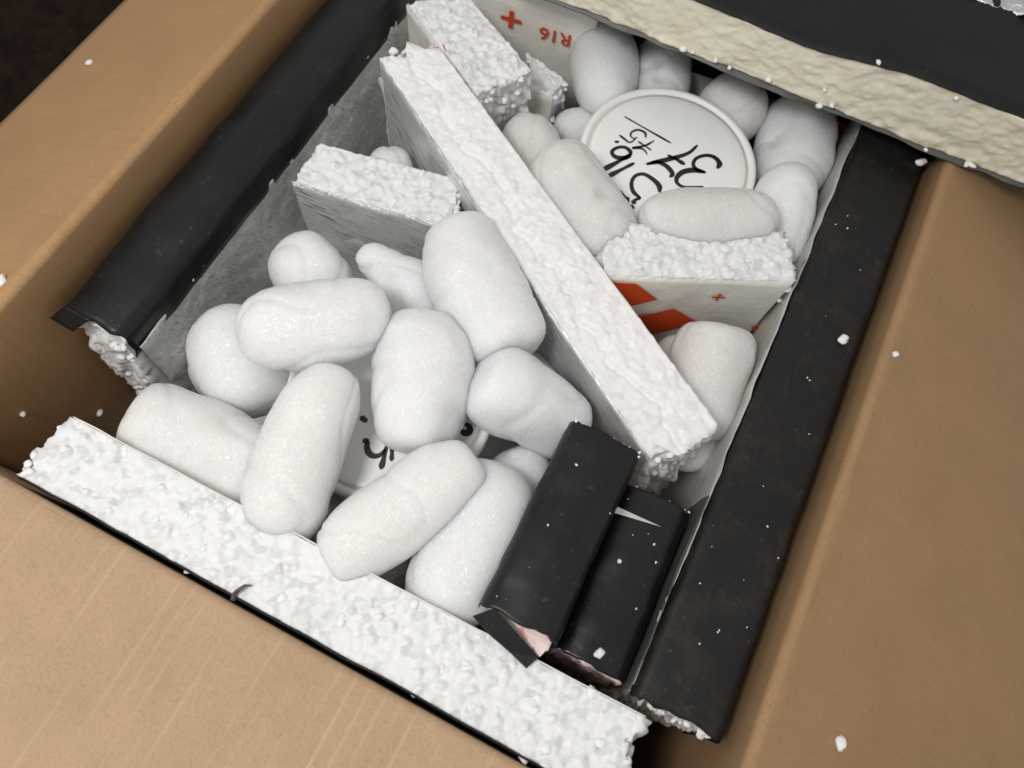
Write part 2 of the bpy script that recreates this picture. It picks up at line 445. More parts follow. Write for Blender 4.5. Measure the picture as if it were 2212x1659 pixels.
def make_peanut(name, base, tint):
    m, nt, b = mat_new(name)
    info = N(nt, 'ShaderNodeObjectInfo')
    tc = N(nt, 'ShaderNodeTexCoord')
    off = N(nt, 'ShaderNodeVectorMath', operation='ADD'); nt.links.new(tc.outputs['Object'], off.inputs[0])
    cmb = N(nt, 'ShaderNodeCombineXYZ'); nt.links.new(info.outputs['Random'], cmb.inputs[0]); nt.links.new(info.outputs['Random'], cmb.inputs[2])
    nt.links.new(cmb.outputs[0], off.inputs[1]); ob = off.outputs[0]
    n1 = noise(nt, ob, 70, 3)
    c = ramp(nt, n1, [(0.35, tint), (0.65, base)])
    # fine glassy cells: individual facets catch the light
    v1 = N(nt, 'ShaderNodeTexVoronoi', inp={'Scale': 1.0}); vm = N(nt, 'ShaderNodeMapping'); vm.inputs['Scale'].default_value = (2600, 1100, 1700); vm.inputs['Rotation'].default_value = (0.4, 0.8, 0.6); nt.links.new(ob, vm.inputs[0]); nt.links.new(vm.outputs[0], v1.inputs['Vector'])
    def mapped(scale, rot):
        mp = N(nt, 'ShaderNodeMapping'); mp.inputs['Scale'].default_value = scale; mp.inputs['Rotation'].default_value = rot
        nt.links.new(ob, mp.inputs[0]); return mp.outputs[0]
    f1 = noise(nt, mapped((1700, 420, 900), (0.3, 0.2, 0.5)), 1.0, 3, 0.6, 0.6)
    f2 = noise(nt, mapped((420, 1700, 900), (0.5, 0.1, 0.9)), 1.0, 3, 0.6, 0.6)
    f3 = noise(nt, mapped((900, 900, 360), (0.1, 0.7, 0.2)), 1.0, 3, 0.6, 0.6)
    mx = N(nt, 'ShaderNodeMath', operation='MAXIMUM'); nt.links.new(f1, mx.inputs[0]); nt.links.new(f2, mx.inputs[1])
    mx2 = N(nt, 'ShaderNodeMath', operation='MAXIMUM'); nt.links.new(mx.outputs[0], mx2.inputs[0]); nt.links.new(f3, mx2.inputs[1])
    fib = mx2.outputs[0]
    sepc = N(nt, 'ShaderNodeSeparateColor'); nt.links.new(v1.outputs['Color'], sepc.inputs[0])
    cm = mixc(nt, 0.7, c.outputs[0], ramp(nt, fib, [(0.46, (0.86, 0.86, 0.865)), (0.66, (1, 1, 1))]).outputs[0], 'MULTIPLY')
    nt.links.new(cm, b.inputs['Base Color'])
    rg = ramp(nt, fib, [(0.5, (0.55,) * 3), (0.68, (0.28,) * 3)])
    nt.links.new(rg.outputs[0], b.inputs['Roughness'])
    b.inputs['Specular IOR Level'].default_value = 0.55
    sss(b, 1.0, 0.0110)
    # each cell wall is a tiny mirror tilted its own way
    geo = N(nt, 'ShaderNodeNewGeometry')
    sub = N(nt, 'ShaderNodeVectorMath', operation='MULTIPLY_ADD'); nt.links.new(v1.outputs['Color'], sub.inputs[0]); sub.inputs[1].default_value = (0.9,) * 3; sub.inputs[2].default_value = (-0.45,) * 3
    ad = N(nt, 'ShaderNodeVectorMath', operation='ADD'); nt.links.new(geo.outputs['Normal'], ad.inputs[0]); nt.links.new(sub.outputs[0], ad.inputs[1])
    nn = N(nt, 'ShaderNodeVectorMath', operation='NORMALIZE'); nt.links.new(ad.outputs[0], nn.inputs[0])
    nt.links.new(nn.outputs[0], b.inputs['Coat Normal'])
    b.inputs['Coat Weight'].default_value = 0.46; b.inputs['Coat Roughness'].default_value = 0.25
    p = bump(nt, b, fib, 0.9, 0.0012)
    p = bump(nt, b, v1.outputs['Distance'], 0.5, 0.0003, p)
    bump(nt, b, noise(nt, ob, 230, 3), 0.45, 0.0012, p)
    return m
M['peanut'] = make_peanut('packing_foam', (0.95, 0.95, 0.945), (0.93, 0.93, 0.93))
M['peanut_warm'] = make_peanut('packing_foam_warm', (0.94, 0.925, 0.91), (0.92, 0.90, 0.88))
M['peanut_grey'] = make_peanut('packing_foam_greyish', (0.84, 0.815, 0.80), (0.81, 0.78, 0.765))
M['peanut_cool'] = make_peanut('packing_foam_cool', (0.935, 0.945, 0.955), (0.92, 0.93, 0.94))

# ------------------------------------------------------------------ floor
FLOOR = -0.205
tag(mesh_obj('floor', [(-6, -6, FLOOR), (6, -6, FLOOR), (6, 6, FLOOR), (-6, 6, FLOOR)], [(0, 1, 2, 3)], M['floor'], smooth=False), kind='structure')

# ------------------------------------------------------------------ carton
XL, XR, YN, YF = -0.2405, 0.1115, -0.0154, 0.435
box = thing('cardboard_box', (XL / 2 + XR / 2, 0.2, FLOOR), 'large open brown cardboard box with its flaps folded out', 'box')
CT = 0.004
def wall(a, b, out, mat):
    a = np.array([*a, 0.]); b = np.array([*b, 0.]); out = np.array([*out, 0.])
    o = sweep('wall', [(0, FLOOR + 0.002), (0, -0.1), (0, -0.03), (0, -0.0077), (0, -0.0075)], a + out * CT / 2, b + out * CT / 2, 90, mat, box,
              (out, (0, 0, 1)), thick=CT)
    return o
def flap(a, b, out, ang, width, mat, seed, rise=0.0, w0=None):
    """rounded crease at the rim, then a panel falling away at ang degrees"""
    a = np.array([*a, 0.]); b = np.array([*b, 0.]); out = np.array([*out, 0.])
    r = 0.0014
    pr = [(0, -0.0075), (0, -0.0073), (0, -r)]
    th = math.radians(ang)
    for k in range(1, 9):
        t = k / 8 * (math.pi / 2 + th)
        pr.append((r - r * math.cos(t), -r + r * math.sin(t)))
    e = pr[-1]
    d = (math.cos(th), -math.sin(th))
    for s in [0.003, 0.006] + [width * q / 18 for q in range(1, 19)]:
        sag = 0.0
        pr.append((e[0] + d[0] * s, e[1] + d[1] * s + sag))
    o = sweep('flap', pr, a + out * CT / 2, b + out * CT / 2, 260, mat, box, (out, (0, 0, 1)), thick=0)
    # crushed flutes along the crease
    me = o.data; m = len(pr)
    co = np.empty(len(me.vertices) * 3); me.vertices.foreach_get('co', co); co = co.reshape(-1, 3)
    L = np.linalg.norm(b - a)
    i = np.arange(len(co)) // m; j = np.arange(len(co)) % m
    s = i / 260 * L
    wgt = np.exp(-((j - 7.5) / 2.4) ** 2)
    zz = np.stack([s / 0.0064, np.full_like(s, seed * 3.1), np.zeros_like(s)], 1)
    nrm = vnormals(co, np.array([tuple(p.vertices) for p in me.polygons]))
    hgt = 0.0004 * vnoise(zz, seed) + 0.0006 * vnoise(zz * 0.18, seed + 5)
    if (nrm[:, 2] * wgt).sum() < 0: nrm = -nrm
    co = co + nrm * (wgt * hgt)[:, None]
    co = co + nrm * (0.0007 * fbm(co / 0.07, seed, 2) * np.clip((j - 12) / 6.0, 0, 1))[:, None]
    me.vertices.foreach_set('co', co.ravel())
    so = o.modifiers.new('thick', 'SOLIDIFY'); so.thickness = CT; so.offset = 0
    return o
wall((XL, YF), (XL, YN), (-1, 0), M['card'])
wall((XR, YN), (XR, YF), (1, 0), M['card_plain'])
wall((XL, YN), (XR, YN), (0, -1), M['card_near'])
wall((XR, YF), (XL, YF), (0, 1), M['card'])
flap((XL, YF), (XL, YN + 0.002), (-1, 0), 30, 0.166, M['card'], 11)
flap((XR, YN + 0.002), (XR, YF), (1, 0), 26, 0.26, M['card_plain'], 12)
flap((XL, YN), (XR, YN), (0, -1), 1, 0.20, M['card_near'], 13)
flap((XR, YF), (XL, YF), (0, 1), 60, 0.17, M['card'], 14)
v, f, _b = grid_box([(XL, YN, FLOOR + 0.006), (XR, YN, FLOOR + 0.006), (XR, YF, FLOOR + 0.006), (XL, YF, FLOOR + 0.006)], 0.004, 0.05)
mesh_obj('base', v, f, M['card'], box, smooth=False)

# ------------------------------------------------------------------ the cooler's boards
BASE = FLOOR + 0.007          # boards stand on the carton's base
FL = BASE + 0.033             # top of the bottom board
bb = [(-0.2365, -0.013, FL), (0.105, -0.013, FL), (0.105, 0.425, FL), (-0.2365, 0.425, FL)]
v, f, _b = grid_box(bb, 0.032, 0.05)
tag(mesh_obj('bottom_foam_board', v, f, M['silver'], smooth=False), 'grey foil-faced board lying across the bottom of the box', 'foam board')
RN = random.Random(4)
BEADS = []
def bead_mesh():
    if BEADS: return BEADS
    for k in range(5):
        rr = random.Random(k); V = []; Fq = []
        nu, nv = 9, 6
        for i in range(nv + 1):
            th = math.pi * i / nv
            for j in range(nu):
                ph = 2 * math.pi * j / nu
                q = 1 + 0.55 * (rr.random() - 0.5) * math.sin(th)
                V.append((q * math.sin(th) * math.cos(ph), q * math.sin(th) * math.sin(ph), q * math.cos(th) * 0.85))
        for i in range(nv):
            for j in range(nu):
                Fq.append((i * nu + j, (i + 1) * nu + j, (i + 1) * nu + (j + 1) % nu, i * nu + (j + 1) % nu))
        me = bpy.data.meshes.new('bead'); me.from_pydata(V, [], Fq); me.update()
        me.polygons.foreach_set('use_smooth', [True] * len(me.polygons))
        me.materials.append(M['crumb']); BEADS.append(me)
    return BEADS
def bead(parent, p, r, rnd=RN, name='bead', squash=0.75):
    o = bpy.data.objects.new(name, rnd.choice(bead_mesh())); COL.objects.link(o)
    q = Vector([float(x) for x in p])
    s = (r * rnd.uniform(0.7, 1.4), r * rnd.uniform(0.7, 1.2), r * squash * rnd.uniform(0.7, 1.2))
    mw = Matrix.LocRotScale(q, Matrix.Rotation(rnd.uniform(0, 6.28), 3, 'Z').to_quaternion() @ Matrix.Rotation(rnd.uniform(-0.5, 0.5), 3, 'X').to_quaternion(), Vector(s))
    if parent is not None:
        o.parent = parent; o.matrix_parent_inverse = parent.matrix_world.inverted()
    o.matrix_basis = mw
    return o

# --- left board: silver inside, black tape folded over its top edge
LX0, LX1, LZ = -0.2335, -0.2000, -0.0160
LY0, LY1 = 0.0585, 0.425
lb = thing('taped_foam_board', ((LX0 + LX1) / 2, 0.2, BASE), 'long foam board with clean black tape over its top, beside the short cardboard flap', 'foam board')
def lend(v2, v, b, n):
    m = (b & 4) > 0                                   # near end: torn, slanting under
    v2 = v2.copy()
    t = np.clip((LZ - v[m][:, 2]) / 0.05, 0, 1)
    v2[m, 1] += 0.0035 * fbm(v[m] / 0.009, 4, 3) * np.clip(t * 5, 0.1, 1) - 0.006 * t
    return v2
foam_block('foam_core', [(LX0 + .0009, LY0, LZ - .0055), (LX1 - .0009, LY0, LZ - .0055), (LX1 - .0009, LY1, LZ - .0055), (LX0 + .0009, LY1, LZ - .0055)], LZ - .0055 - BASE, M['foam'], lb,
           res=0.0012, rough=4, seed=5, amp=0.0016, cut=0.9, extra=lend, resz=0.0016)
def tape_profile(x0, x1, z, drop0, drop1, r=0.0085, crown=0.0012):
    e = 0.0006
    p = [(x0 - e, z - drop0), (x0 - e, z - r * 1.6), (x0 - e, z - r)]
    for k in range(1, 5):
        t = k / 5 * math.pi / 2
        p.append((x0 - e + r - r * math.cos(t), z + e - r + r * math.sin(t)))
    for k in range(0, 7):
        s = k / 6
        p.append((x0 - e + r + (x1 - x0 + 2 * e - 2 * r) * s, z + e + crown * math.sin(math.pi * s)))
    for k in range(1, 5):
        t = k / 5 * math.pi / 2
        p.append((x1 + e - r + r * math.sin(t), z + e - r + r * math.cos(t)))
    p += [(x1 + e, z - r), (x1 + e, z - r * 1.6), (x1 + e, z - (r * 1.6 + drop1) / 2), (x1 + e, z - drop1)]
    return p
def jag(seed, amp):
    rr = random.Random(seed); tb = [rr.uniform(-1, 1) for _ in range(40)]
    return lambda fr: amp * (tb[int(fr * 38)] * (1 - (fr * 38) % 1) + tb[int(fr * 38) + 1] * ((fr * 38) % 1))
sweep('tape', tape_profile(LX0, LX1, LZ, 0.0165, 0.0205), (0, LY0 - 0.0012, 0), (0, LY1, 0), 120, M['tape'], lb, ((1, 0, 0), (0, 0, 1)),
      thick=0.0005, noise=0.0011, seed=2, enda=jag(3, 0.0018), freq=0.03)
sheet('silver_film', (LX1 + 0.0005, LY0 + 0.002, BASE), (LX1 + 0.0005, LY1, BASE), (LX1 + 0.0005, LY1, LZ - 0.016), (LX1 + 0.0005, LY0 + 0.002, LZ - 0.016),
      M['silver_wrinkled'], lb, 260, 90, 0.0003, 0.0010, 6, freq=0.009)
# tape end folded over the foam's corner
sheet('tape_fold', P(157, 716, LZ - 0.006), P(109, 687, LZ - 0.005), P(141, 660, LZ + 0.001), P(196, 690, LZ + 0.001), M['tape'], lb, 8, 8, 0.0004, 0.0006, 3)
for k in range(46):                                    # loose beads hanging on the torn end
    t = RN.random(); zz = LZ - 0.006 - 0.075 * t
    bead(lb, (LX0 + 0.004 + (LX1 - LX0 - 0.006) * RN.random(), LY0 - 0.001 + 0.003 * (RN.random() - 0.5) - 0.005 * t, zz), RN.uniform(0.0012, 0.0024))

# --- right board
RX0, RX1, RZ = 0.0685, 0.1050, -0.0095
RY0, RY1 = 0.0270, 0.425
rb = thing('taped_foam_board', ((RX0 + RX1) / 2, 0.2, BASE), 'long foam board under dusty brown-stained black tape sprinkled with white crumbs', 'foam board')
foam_block('foam_core', [(RX0 + .0006, RY0, RZ - .0026), (RX1 - .0006, RY0, RZ - .0026), (RX1 - .0006, RY1, RZ - .0026), (RX0 + .0006, RY1, RZ - .0026)], RZ - .0026 - BASE, M['foam'], rb, res=0.0012, rough=4, seed=8, amp=0.0022, cut=0.9, resz=0.0016)
sweep('tape', tape_profile(RX0, RX1, RZ, 0.0070, 0.05, 0.0040, 0.0006), (0, RY0 - 0.0015, 0), (0, RY1, 0), 120, M['tape_brown'], rb, ((1, 0, 0), (0, 0, 1)),
      thick=0.0005, noise=0.0006, seed=12, enda=jag(7, 0.0014), freq=0.03)
sheet('silver_film', (RX0 - 0.0005, RY1, BASE), (RX0 - 0.0005, RY0 + 0.002, BASE), (RX0 - 0.0016, RY0 + 0.002, RZ - 0.0030), (RX0 - 0.0016, RY1, RZ - 0.0030),
      M['silver_side'], rb, 160, 30, 0.0003, 0.0008, 16, freq=0.02)
sheet('grey_tape', (RX0 - 0.0026, 0.115, RZ - 0.030), (RX0 - 0.0026, RY0, RZ - 0.030), (RX0 - 0.0024, RY0, RZ - 0.0025), (RX0 - 0.0024, 0.115, RZ - 0.0025),
      M['tape_grey'], rb, 60, 10, 0.0004, 0.0006, 21, freq=0.02)
for k in range(16):
    bead(rb, (RX0 + 0.004 + 0.030 * RN.random(), RY0 - 0.0022 + 0.001 * RN.random(), RZ - 0.001 - 0.010 * RN.random()), RN.uniform(0.0010, 0.0020))
bead(rb, P(1547, 1574, RZ - 0.002), 0.0029)

# --- near board: bare foam beads on top, black facing outside
NZ = -0.0030
n0, n1_, n2_, n3_ = P(42, 1034, NZ), P(1352, 1668, NZ), P(1392, 1542, NZ), P(152, 903, NZ)
NY0 = -0.0128
ntop = [np.array([n0[0], NY0, NZ]), np.array([0.0725, NY0 - 0.0002, NZ]), np.array([0.0735, 0.0195, NZ]), np.array([n3_[0] + 0.001, 0.0165, NZ])]
nb = thing('foam_board', (-0.06, 0.003, BASE), 'bare white foam board showing its round beads along the scuffed cardboard flap', 'foam board')
def nshape(v2, v, b, n):
    v2 = v2.copy()
    e = (b & (8 | 32)) > 0
    v2[:, 0] += np.where(e, 0.0055 * fbm(v / 0.008, 31, 3), 0)
    # the top edge nearest the flap rolls over
    return v2
foam_block('foam_core', ntop, NZ - BASE, M['foam'], nb, res=0.00075, rough=1 | 8 | 32, seed=21, amp=0.0011, cut=-1, broad=0.0004, extra=nshape, resz=0.003, cell=0.0044)
sheet('black_facing', (ntop[0][0], NY0 - 0.0006, BASE), (ntop[1][0], NY0 - 0.0008, BASE), (ntop[1][0], NY0 - 0.0008, NZ + 0.0012), (ntop[0][0], NY0 - 0.0006, NZ + 0.0012), M['tape_matt'], nb, 80, 6, 0.0008, 0.0003, 3)
sheet('white_film', (ntop[2][0], 0.0200, BASE), (ntop[3][0], 0.0170, BASE), (ntop[3][0], 0.0170, NZ + 0.0006), (ntop[2][0], 0.0200, NZ + 0.0006), M['white_film'], nb, 80, 6, 0.0005, 0.0003, 8)
for k in range(46):
    s, t = RN.random(), RN.random()
    p = (ntop[0] * (1 - s) + ntop[1] * s) * (1 - t) + (ntop[3] * (1 - s) + ntop[2] * s) * t
    r = RN.uniform(0.0014, 0.0026)
    bead(nb, p + np.array([0, 0, -r * RN.uniform(0.25, 0.5)]), r, squash=0.6)
for k in range(40):
    t, zz = RN.random(), NZ - 0.055 * RN.random() ** 1.4
    p = ntop[0] * (1 - t) + ntop[3] * t
    bead(nb, (p[0] - 0.001 + 0.004 * (RN.random() - 0.5), p[1] * 0.94, zz), RN.uniform(0.0014, 0.0027))
for k in range(14):
    t, zz = RN.random(), NZ - 0.02 * RN.random()
    p = ntop[1] * (1 - t) + ntop[2] * t
    bead(nb, (p[0] + 0.0006, p[1], zz), RN.uniform(0.0014, 0.0028))
# a curl of torn facing
cl = [P(u, v, NZ + h) for u, v, h in ((497, 1297, 0.001), (501, 1283, 0.002), (512, 1272, 0.0035), (528, 1262, 0.003), (533, 1264, 0.0015))]
cc = catmull(cl, 5)
V = []
for p in cc: V += [p, p + np.array([0.0018, 0.0006, -0.0003])]
mesh_obj('torn_facing', V, [(2 * i, 2 * i + 1, 2 * i + 3, 2 * i + 2) for i in range(len(cc) - 1)], M['tape_grey'], nb).modifiers.new('t', 'SOLIDIFY').thickness = 0.0003

# --- far board (only its tape and printed face show under the lid)
fa, fb_ = P(1490, 150, -0.048), P(1828, 263, -0.048)
fdir = _n((fb_ - fa) * np.array([1, 1, 0])); fnrm = np.array([fdir[1], -fdir[0], 0])     # towards the viewer
f0 = fa - fdir * 0.055; f1 = fb_ + fdir * 0.010
f0[2] = f1[2] = -0.008
fb = thing('printed_foam_board', (0.0, 0.39, BASE), 'foam board with red print and black taped top under the overhanging lid', 'foam board')
back = -fnrm * 0.030
v, f, _b = grid_box([f0, f1, f1 + back, f0 + back], -0.008 - BASE, 0.02)
mesh_obj('foam_core', v, f, M['foam_smooth'], fb, smooth=False)
def fpt(s, z, o): return np.array([*(f0 + fdir * s + fnrm * o)[:2], z])
FLn = float(np.linalg.norm(f1 - f0))
sheet('white_film', fpt(0, BASE, 0.0006), fpt(FLn, BASE, 0.0006), fpt(FLn, -0.02, 0.0006), fpt(0, -0.02, 0.0006), M['white_film'], fb, 20, 10, 0.0003)
sheet('tape', fpt(0, -0.0482, 0.0013), fpt(FLn, -0.0482, 0.0013), fpt(FLn, -0.0075, 0.0013), fpt(0, -0.0075, 0.0013), M['tape_matt'], fb, 20, 4, 0.0005)
sheet('tape', fpt(0, -0.0070, 0.0013), fpt(FLn, -0.0070, 0.0013), fpt(FLn, -0.0070, -0.03), fpt(0, -0.0070, -0.03), M['tape_matt'], fb, 20, 4, 0.0005)
def fprint(poly):
    V = [fpt(s, z, 0.0010) for s, z in poly]
    mesh_obj('red_print', V, [tuple(range(len(V)))], M['orange2'], fb, smooth=False)
s0 = float((P(1637, 202, -0.048) - f0) @ fdir)
fprint([(s0 - 0.012, -0.14), (FLn, -0.14), (FLn, -0.047), (s0 + 0.022, -0.047), (s0 + 0.0035, -0.064), (s0 + 0.009, -0.047), (s0 - 0.012, -0.047)])

# --- diagonal divider
DZ = -0.0050
d0, d1, d2, d3 = P(818, 122, DZ), P(1412, 992, DZ), P(1547, 912, DZ), P(945, 98, DZ)
dv = thing('foam_divider', (d0 + d1 + d2 + d3) / 4 * np.array([1, 1, 0]) + np.array([0, 0, FL]),
           'long foil-faced foam divider running diagonally across the box, snapped along its top', 'foam board')
ddir = _n((d1 - d0) * np.array([1, 1, 0])); dnrm = np.array([ddir[1], -ddir[0], 0])      # towards lower left of picture
def dshape(v2, v, b, n):
    v2 = v2.copy()
    top = (b & 1) > 0
    s = (v - d0) @ ddir; w = -((v - d0) @ dnrm)
    mid = 0.0150 + 0.005 * vnoise(np.stack([s / 0.030, s * 0, s * 0], 1), 3) + 0.0028 * vnoise(np.stack([s / 0.009, s * 0, s * 0], 1), 5) + 0.0014 * vnoise(np.stack([s / 0.003, s * 0, s * 0], 1), 6)
    step = 1 / (1 + np.exp(-(w - mid) / 0.0007))
    v2[:, 2] += np.where(top, -0.0022 * (1 - step) * np.clip((s - 0.005) / 0.02, 0, 1) + 0.0006 * fbm(v / 0.005, 44, 3) * step - 0.0021 * np.exp(-((w - mid + 0.0006) / 0.0013) ** 2), 0)
    e = (b & (8 | 32)) > 0
    far = (b & 32) > 0
    v2 += (ddir[None, :] * (np.where(e, 0.006 * fbm(v / 0.008, 41, 3), 0) + np.where(far, 0.006 * np.clip(np.sin(w * 260), -1, 1), 0))[:, None])
    near = (b & 8) > 0
    v2 += ddir[None, :] * np.where(near, 0.06 * np.clip(DZ - v[:, 2], 0, 0.06), 0)[:, None]
    return v2
foam_block('foam_core', [d0, d1, d2, d3], DZ - FL - 0.0005, M['foam_smooth'], dv, res=0.0008, rough=1 | 8 | 32, seed=51, amp=0.00055, cut=0.9, broad=0.0005, cell=0.0034, extra=dshape, resz=0.0022)
dl0 = np.array([*(d0 + dnrm * 0.0005 + ddir * 0.003)[:2], 0.]); dl1 = np.array([*(d1 + dnrm * 0.0005 - ddir * 0.002)[:2], 0.])
zz = np.array([0, 0, 1.])
def torn_top(seed, amp):
    def fn(v, s, t, n):
        v = v.copy(); v[:, 2] += np.where(t > 0.99, amp * vnoise(np.stack([s * 60, s * 0, s * 0], 1), seed), 0); return v
    return fn
def d_end(v, s, t, n):
    v = v.copy(); v += ddir[None, :] * (np.clip((s - 0.8) / 0.2, 0, 1) * 0.06 * np.clip(DZ - v[:, 2], 0, 0.06))[:, None]
    return torn_top(3, 0.0008)(v, s, t, n)
sheet('silver_film', dl0 + zz * FL, dl1 + zz * FL, dl1 + zz * (DZ - 0.0025), dl0 + zz * (DZ - 0.0012), M['silver'], dv, 200, 30, 0.0003, 0.0006, 9, fn=d_end, freq=0.03)
dr0 = np.array([*(d3 - dnrm * 0.0005)[:2], 0.]); dr1 = np.array([*(d2 - dnrm * 0.0005)[:2], 0.])
sheet('white_film', dr1 + zz * FL, dr0 + zz * FL, dr0 + zz * (DZ - 0.001), dr1 + zz * (DZ - 0.001), M['white_film'], dv, 60, 10, 0.0003, 0.0003, 5)
for k in range(34):
    zf = RN.random(); p = d1 * (1 - zf) + d2 * zf
    zq = RN.random() ** 1.3 * 0.05
    bead(dv, p + ddir * (0.001 + 0.06 * zq) + np.array([0, 0, -0.002 - zq]), RN.uniform(0.0014, 0.0028))
for k in range(16):
    zf = RN.random(); p = d0 * (1 - zf) + d3 * zf
    bead(dv, p + ddir * RN.uniform(-0.004, 0.006) + np.array([0, 0, -0.003 * RN.random()]), RN.uniform(0.0014, 0.0026))

# --- small boards standing between the compartments
def small_board(px, z, bottom, label, seed, film, film_side, nbeads, amp=0.0014, cut=0.7, matl=None, rough=1 | 8 | 32, cell=0.0042, tornamp=0.0008):
    q = [P(u, v, z if np.isscalar(z) else z[i]) for i, (u, v) in enumerate(px)]
    c = sum(q) / 4
    t = thing('foam_board_piece', (c[0], c[1], bottom), label, 'foam board')
    def shp(v2, v, b, n):
        e = ((b & (8 | 32)) > 0)
        d = _n((q[1] - q[0]) * np.array([1, 1, 0]))
        return v2 + d[None, :] * (np.where(e, 0.002 * fbm(v / 0.007, seed, 3), 0))[:, None]
    foam_block('foam_core', q, float(min(x[2] for x in q)) - bottom, matl or M['foam'], t, res=0.0008, rough=rough, seed=seed, amp=amp, cut=cut, cell=cell, broad=0.0009, extra=shp, resz=0.0018)
    a, b = (q[0], q[1])
    d = _n((b - a) * np.array([1, 1, 0])); nr = np.array([d[1], -d[0], 0])
    a2 = a + nr * 0.0006; b2 = b + nr * 0.0006
    fz = np.array([1, 1, 0.])
    if film:
        sheet('film', a2 * fz + zz * bottom, b2 * fz + zz * bottom, b2 - zz * 0.0006, a2 - zz * 0.0006, film, t, 90, 30, 0.0003, 0.0006, seed, fn=torn_top(seed, tornamp), freq=0.02)
    for k in range(nbeads):
        zf = RN.random(); p = q[1] * (1 - zf) + q[2] * zf
        bead(t, p + np.array([*(0.0006 * d[:2]), -0.001 - 0.02 * RN.random()]), RN.uniform(0.0012, 0.0024))
    for k in range(nbeads // 2):
        s, w = RN.random(), RN.random()
        p = (q[0] * (1 - s) + q[1] * s) * (1 - w) + (q[3] * (1 - s) + q[2] * s) * w
        r = RN.uniform(0.0012, 0.0023)
        bead(t, p - zz * r * RN.uniform(0.35, 0.7), r)
    return t, q, d, nr
small_board([(632, 392), (980, 492), (991, 386), (692, 310)], -0.020, FL + 0.0005,
            'short foil-faced foam board wedged between the clean taped board and the diagonal divider', 61, M['silver'], 0, 22)
t2, q2, dd2, nn2 = small_board([(880, 6), (1026, 200), (1152, 156), (1006, -14)], -0.010, FL + 0.0005,
            'thick white foam block standing behind the far end of the diagonal divider', 62, M['white_film'], 0, 9, amp=0.0015)
t3, q3, dd3, nn3 = small_board([(1298, 592), (1716, 606), (1697, 503), (1314, 483)], -0.008, FL + 0.0005,
            'short foam board printed with orange arrows, below the uncovered round lid', 63, M['white_film'], 0, 26, amp=0.0017)
sheet('film', q3[2] * np.array([1, 1, 0]) + zz * FL - nn3 * 0.0004, q3[3] * np.array([1, 1, 0]) + zz * FL - nn3 * 0.0004, q3[3] + zz * 0.0005 - nn3 * 0.0004, q3[2] + zz * 0.0003 - nn3 * 0.0004, M['silver'], t3, 40, 8, 0.0004, 0.0003, 4)

# flat print on a vertical face: pixel polygon cast onto the face plane
def cast(u, v, p0, nrm):
    d = ROT @ np.array([(u - CX) / F, (v - CY) / F, 1.0])
    return CAM + d * (((p0 - CAM) @ nrm) / (d @ nrm))
def print_poly(name, px, p0, nrm, mat, parent, off=0.0019):
    V = [cast(u, v, p0, nrm) + nrm * off for u, v in px]
    return mesh_obj(name, V, [tuple(range(len(V)))], mat, parent, smooth=False)
def print_text(name, body, size, center, xdir, ydir, nrm, mat, parent, off=0.0019):
    cu = bpy.data.curves.new(name, 'FONT'); cu.body = body; cu.size = size; cu.align_x = 'CENTER'; cu.align_y = 'CENTER'; cu.offset = size * 0.012
    tmp = bpy.data.objects.new(name + '_tmp', cu); COL.objects.link(tmp)
    bpy.context.view_layer.update()
    me = bpy.data.meshes.new_from_object(tmp.evaluated_get(bpy.context.evaluated_depsgraph_get()))
    bpy.data.objects.remove(tmp)
    V = [center + xdir * v.co.x + ydir * v.co.y + nrm * off for v in me.vertices]
    return mesh_obj(name, V, [tuple(p.vertices) for p in me.polygons], mat, parent, smooth=False)
p3 = q3[0]
print_poly('orange_arrow', [(1316, 603), (1374, 606), (1420, 640), (1352, 657), (1300, 636)], p3, nn3, M['orange'], t3)
print_poly('orange_arrow', [(1350, 684), (1455, 660), (1508, 690), (1400, 718), (1376, 722)], p3, nn3, M['orange'], t3)
print_text('plus_sign', '+', 0.014, cast(1550, 637, p3, nn3), dd3, zz, nn3, M['orange'], t3)
print_text('digit', '6', 0.0105, cast(1630, 702, p3, nn3), -dd3, -zz, nn3, M['orange'], t3)
for (u, v) in ((966, 100), (1013, 182)):
    print_poly('print_mark', [(u - 4, v - 6), (u - 1, v - 8), (u + 5, v + 7), (u + 4, v + 10)], q2[0], nn2, M['orange'], t2)

# --- printed board with R16
rA, rB = P(1000, -10, -0.02), P(1292, 30, -0.02)
# its face: horizontal direction read off the print
rd = _n((P(1292, 40, -0.03) - P(1105, -12, -0.03)) * np.array([1, 1, 0])); rn = np.array([rd[1], -rd[0], 0])
rp = P(1180, 150, -0.066)
pb = thing('printed_foam_board', (*(rp - rn * 0.015)[:2], FL), 'white foam board printed with a plus sign and R16 upside down', 'foam board')
sR = float((cast(1288, 60, rp, rn) - rp) @ rd); sL = -0.09
def rq(s, z, o): return np.array([*(rp + rd * s + rn * o)[:2], z])
v, f, _b = grid_box([rq(sL, -0.012, 0), rq(sR, -0.012, 0), rq(sR, -0.012, -0.016), rq(sL, -0.012, -0.016)], -0.012 - FL - 0.0005, 0.01)
mesh_obj('foam_core', v, f, M['foam_smooth'], pb, smooth=False)
sheet('white_film', rq(sL, FL, 0.0005), rq(sR, FL, 0.0005), rq(sR, -0.0115, 0.0005), rq(sL, -0.0115, 0.0005), M['white_film'], pb, 40, 10, 0.0003, 0.0004, 2)
cp = cast(1105, 42, rp, rn)
print_text('plus_sign', '+', 0.026, cp, rd, zz, rn, M['orange'], pb)
print_text('lettering', 'R16', 0.0128, cast(1201, 74, rp, rn), -rd, -zz, rn, M['orange'], pb)
print_poly('print_mark', [(1174, 240), (1185, 232), (1196, 236), (1178, 246)], rp, rn, M['orange'], pb)

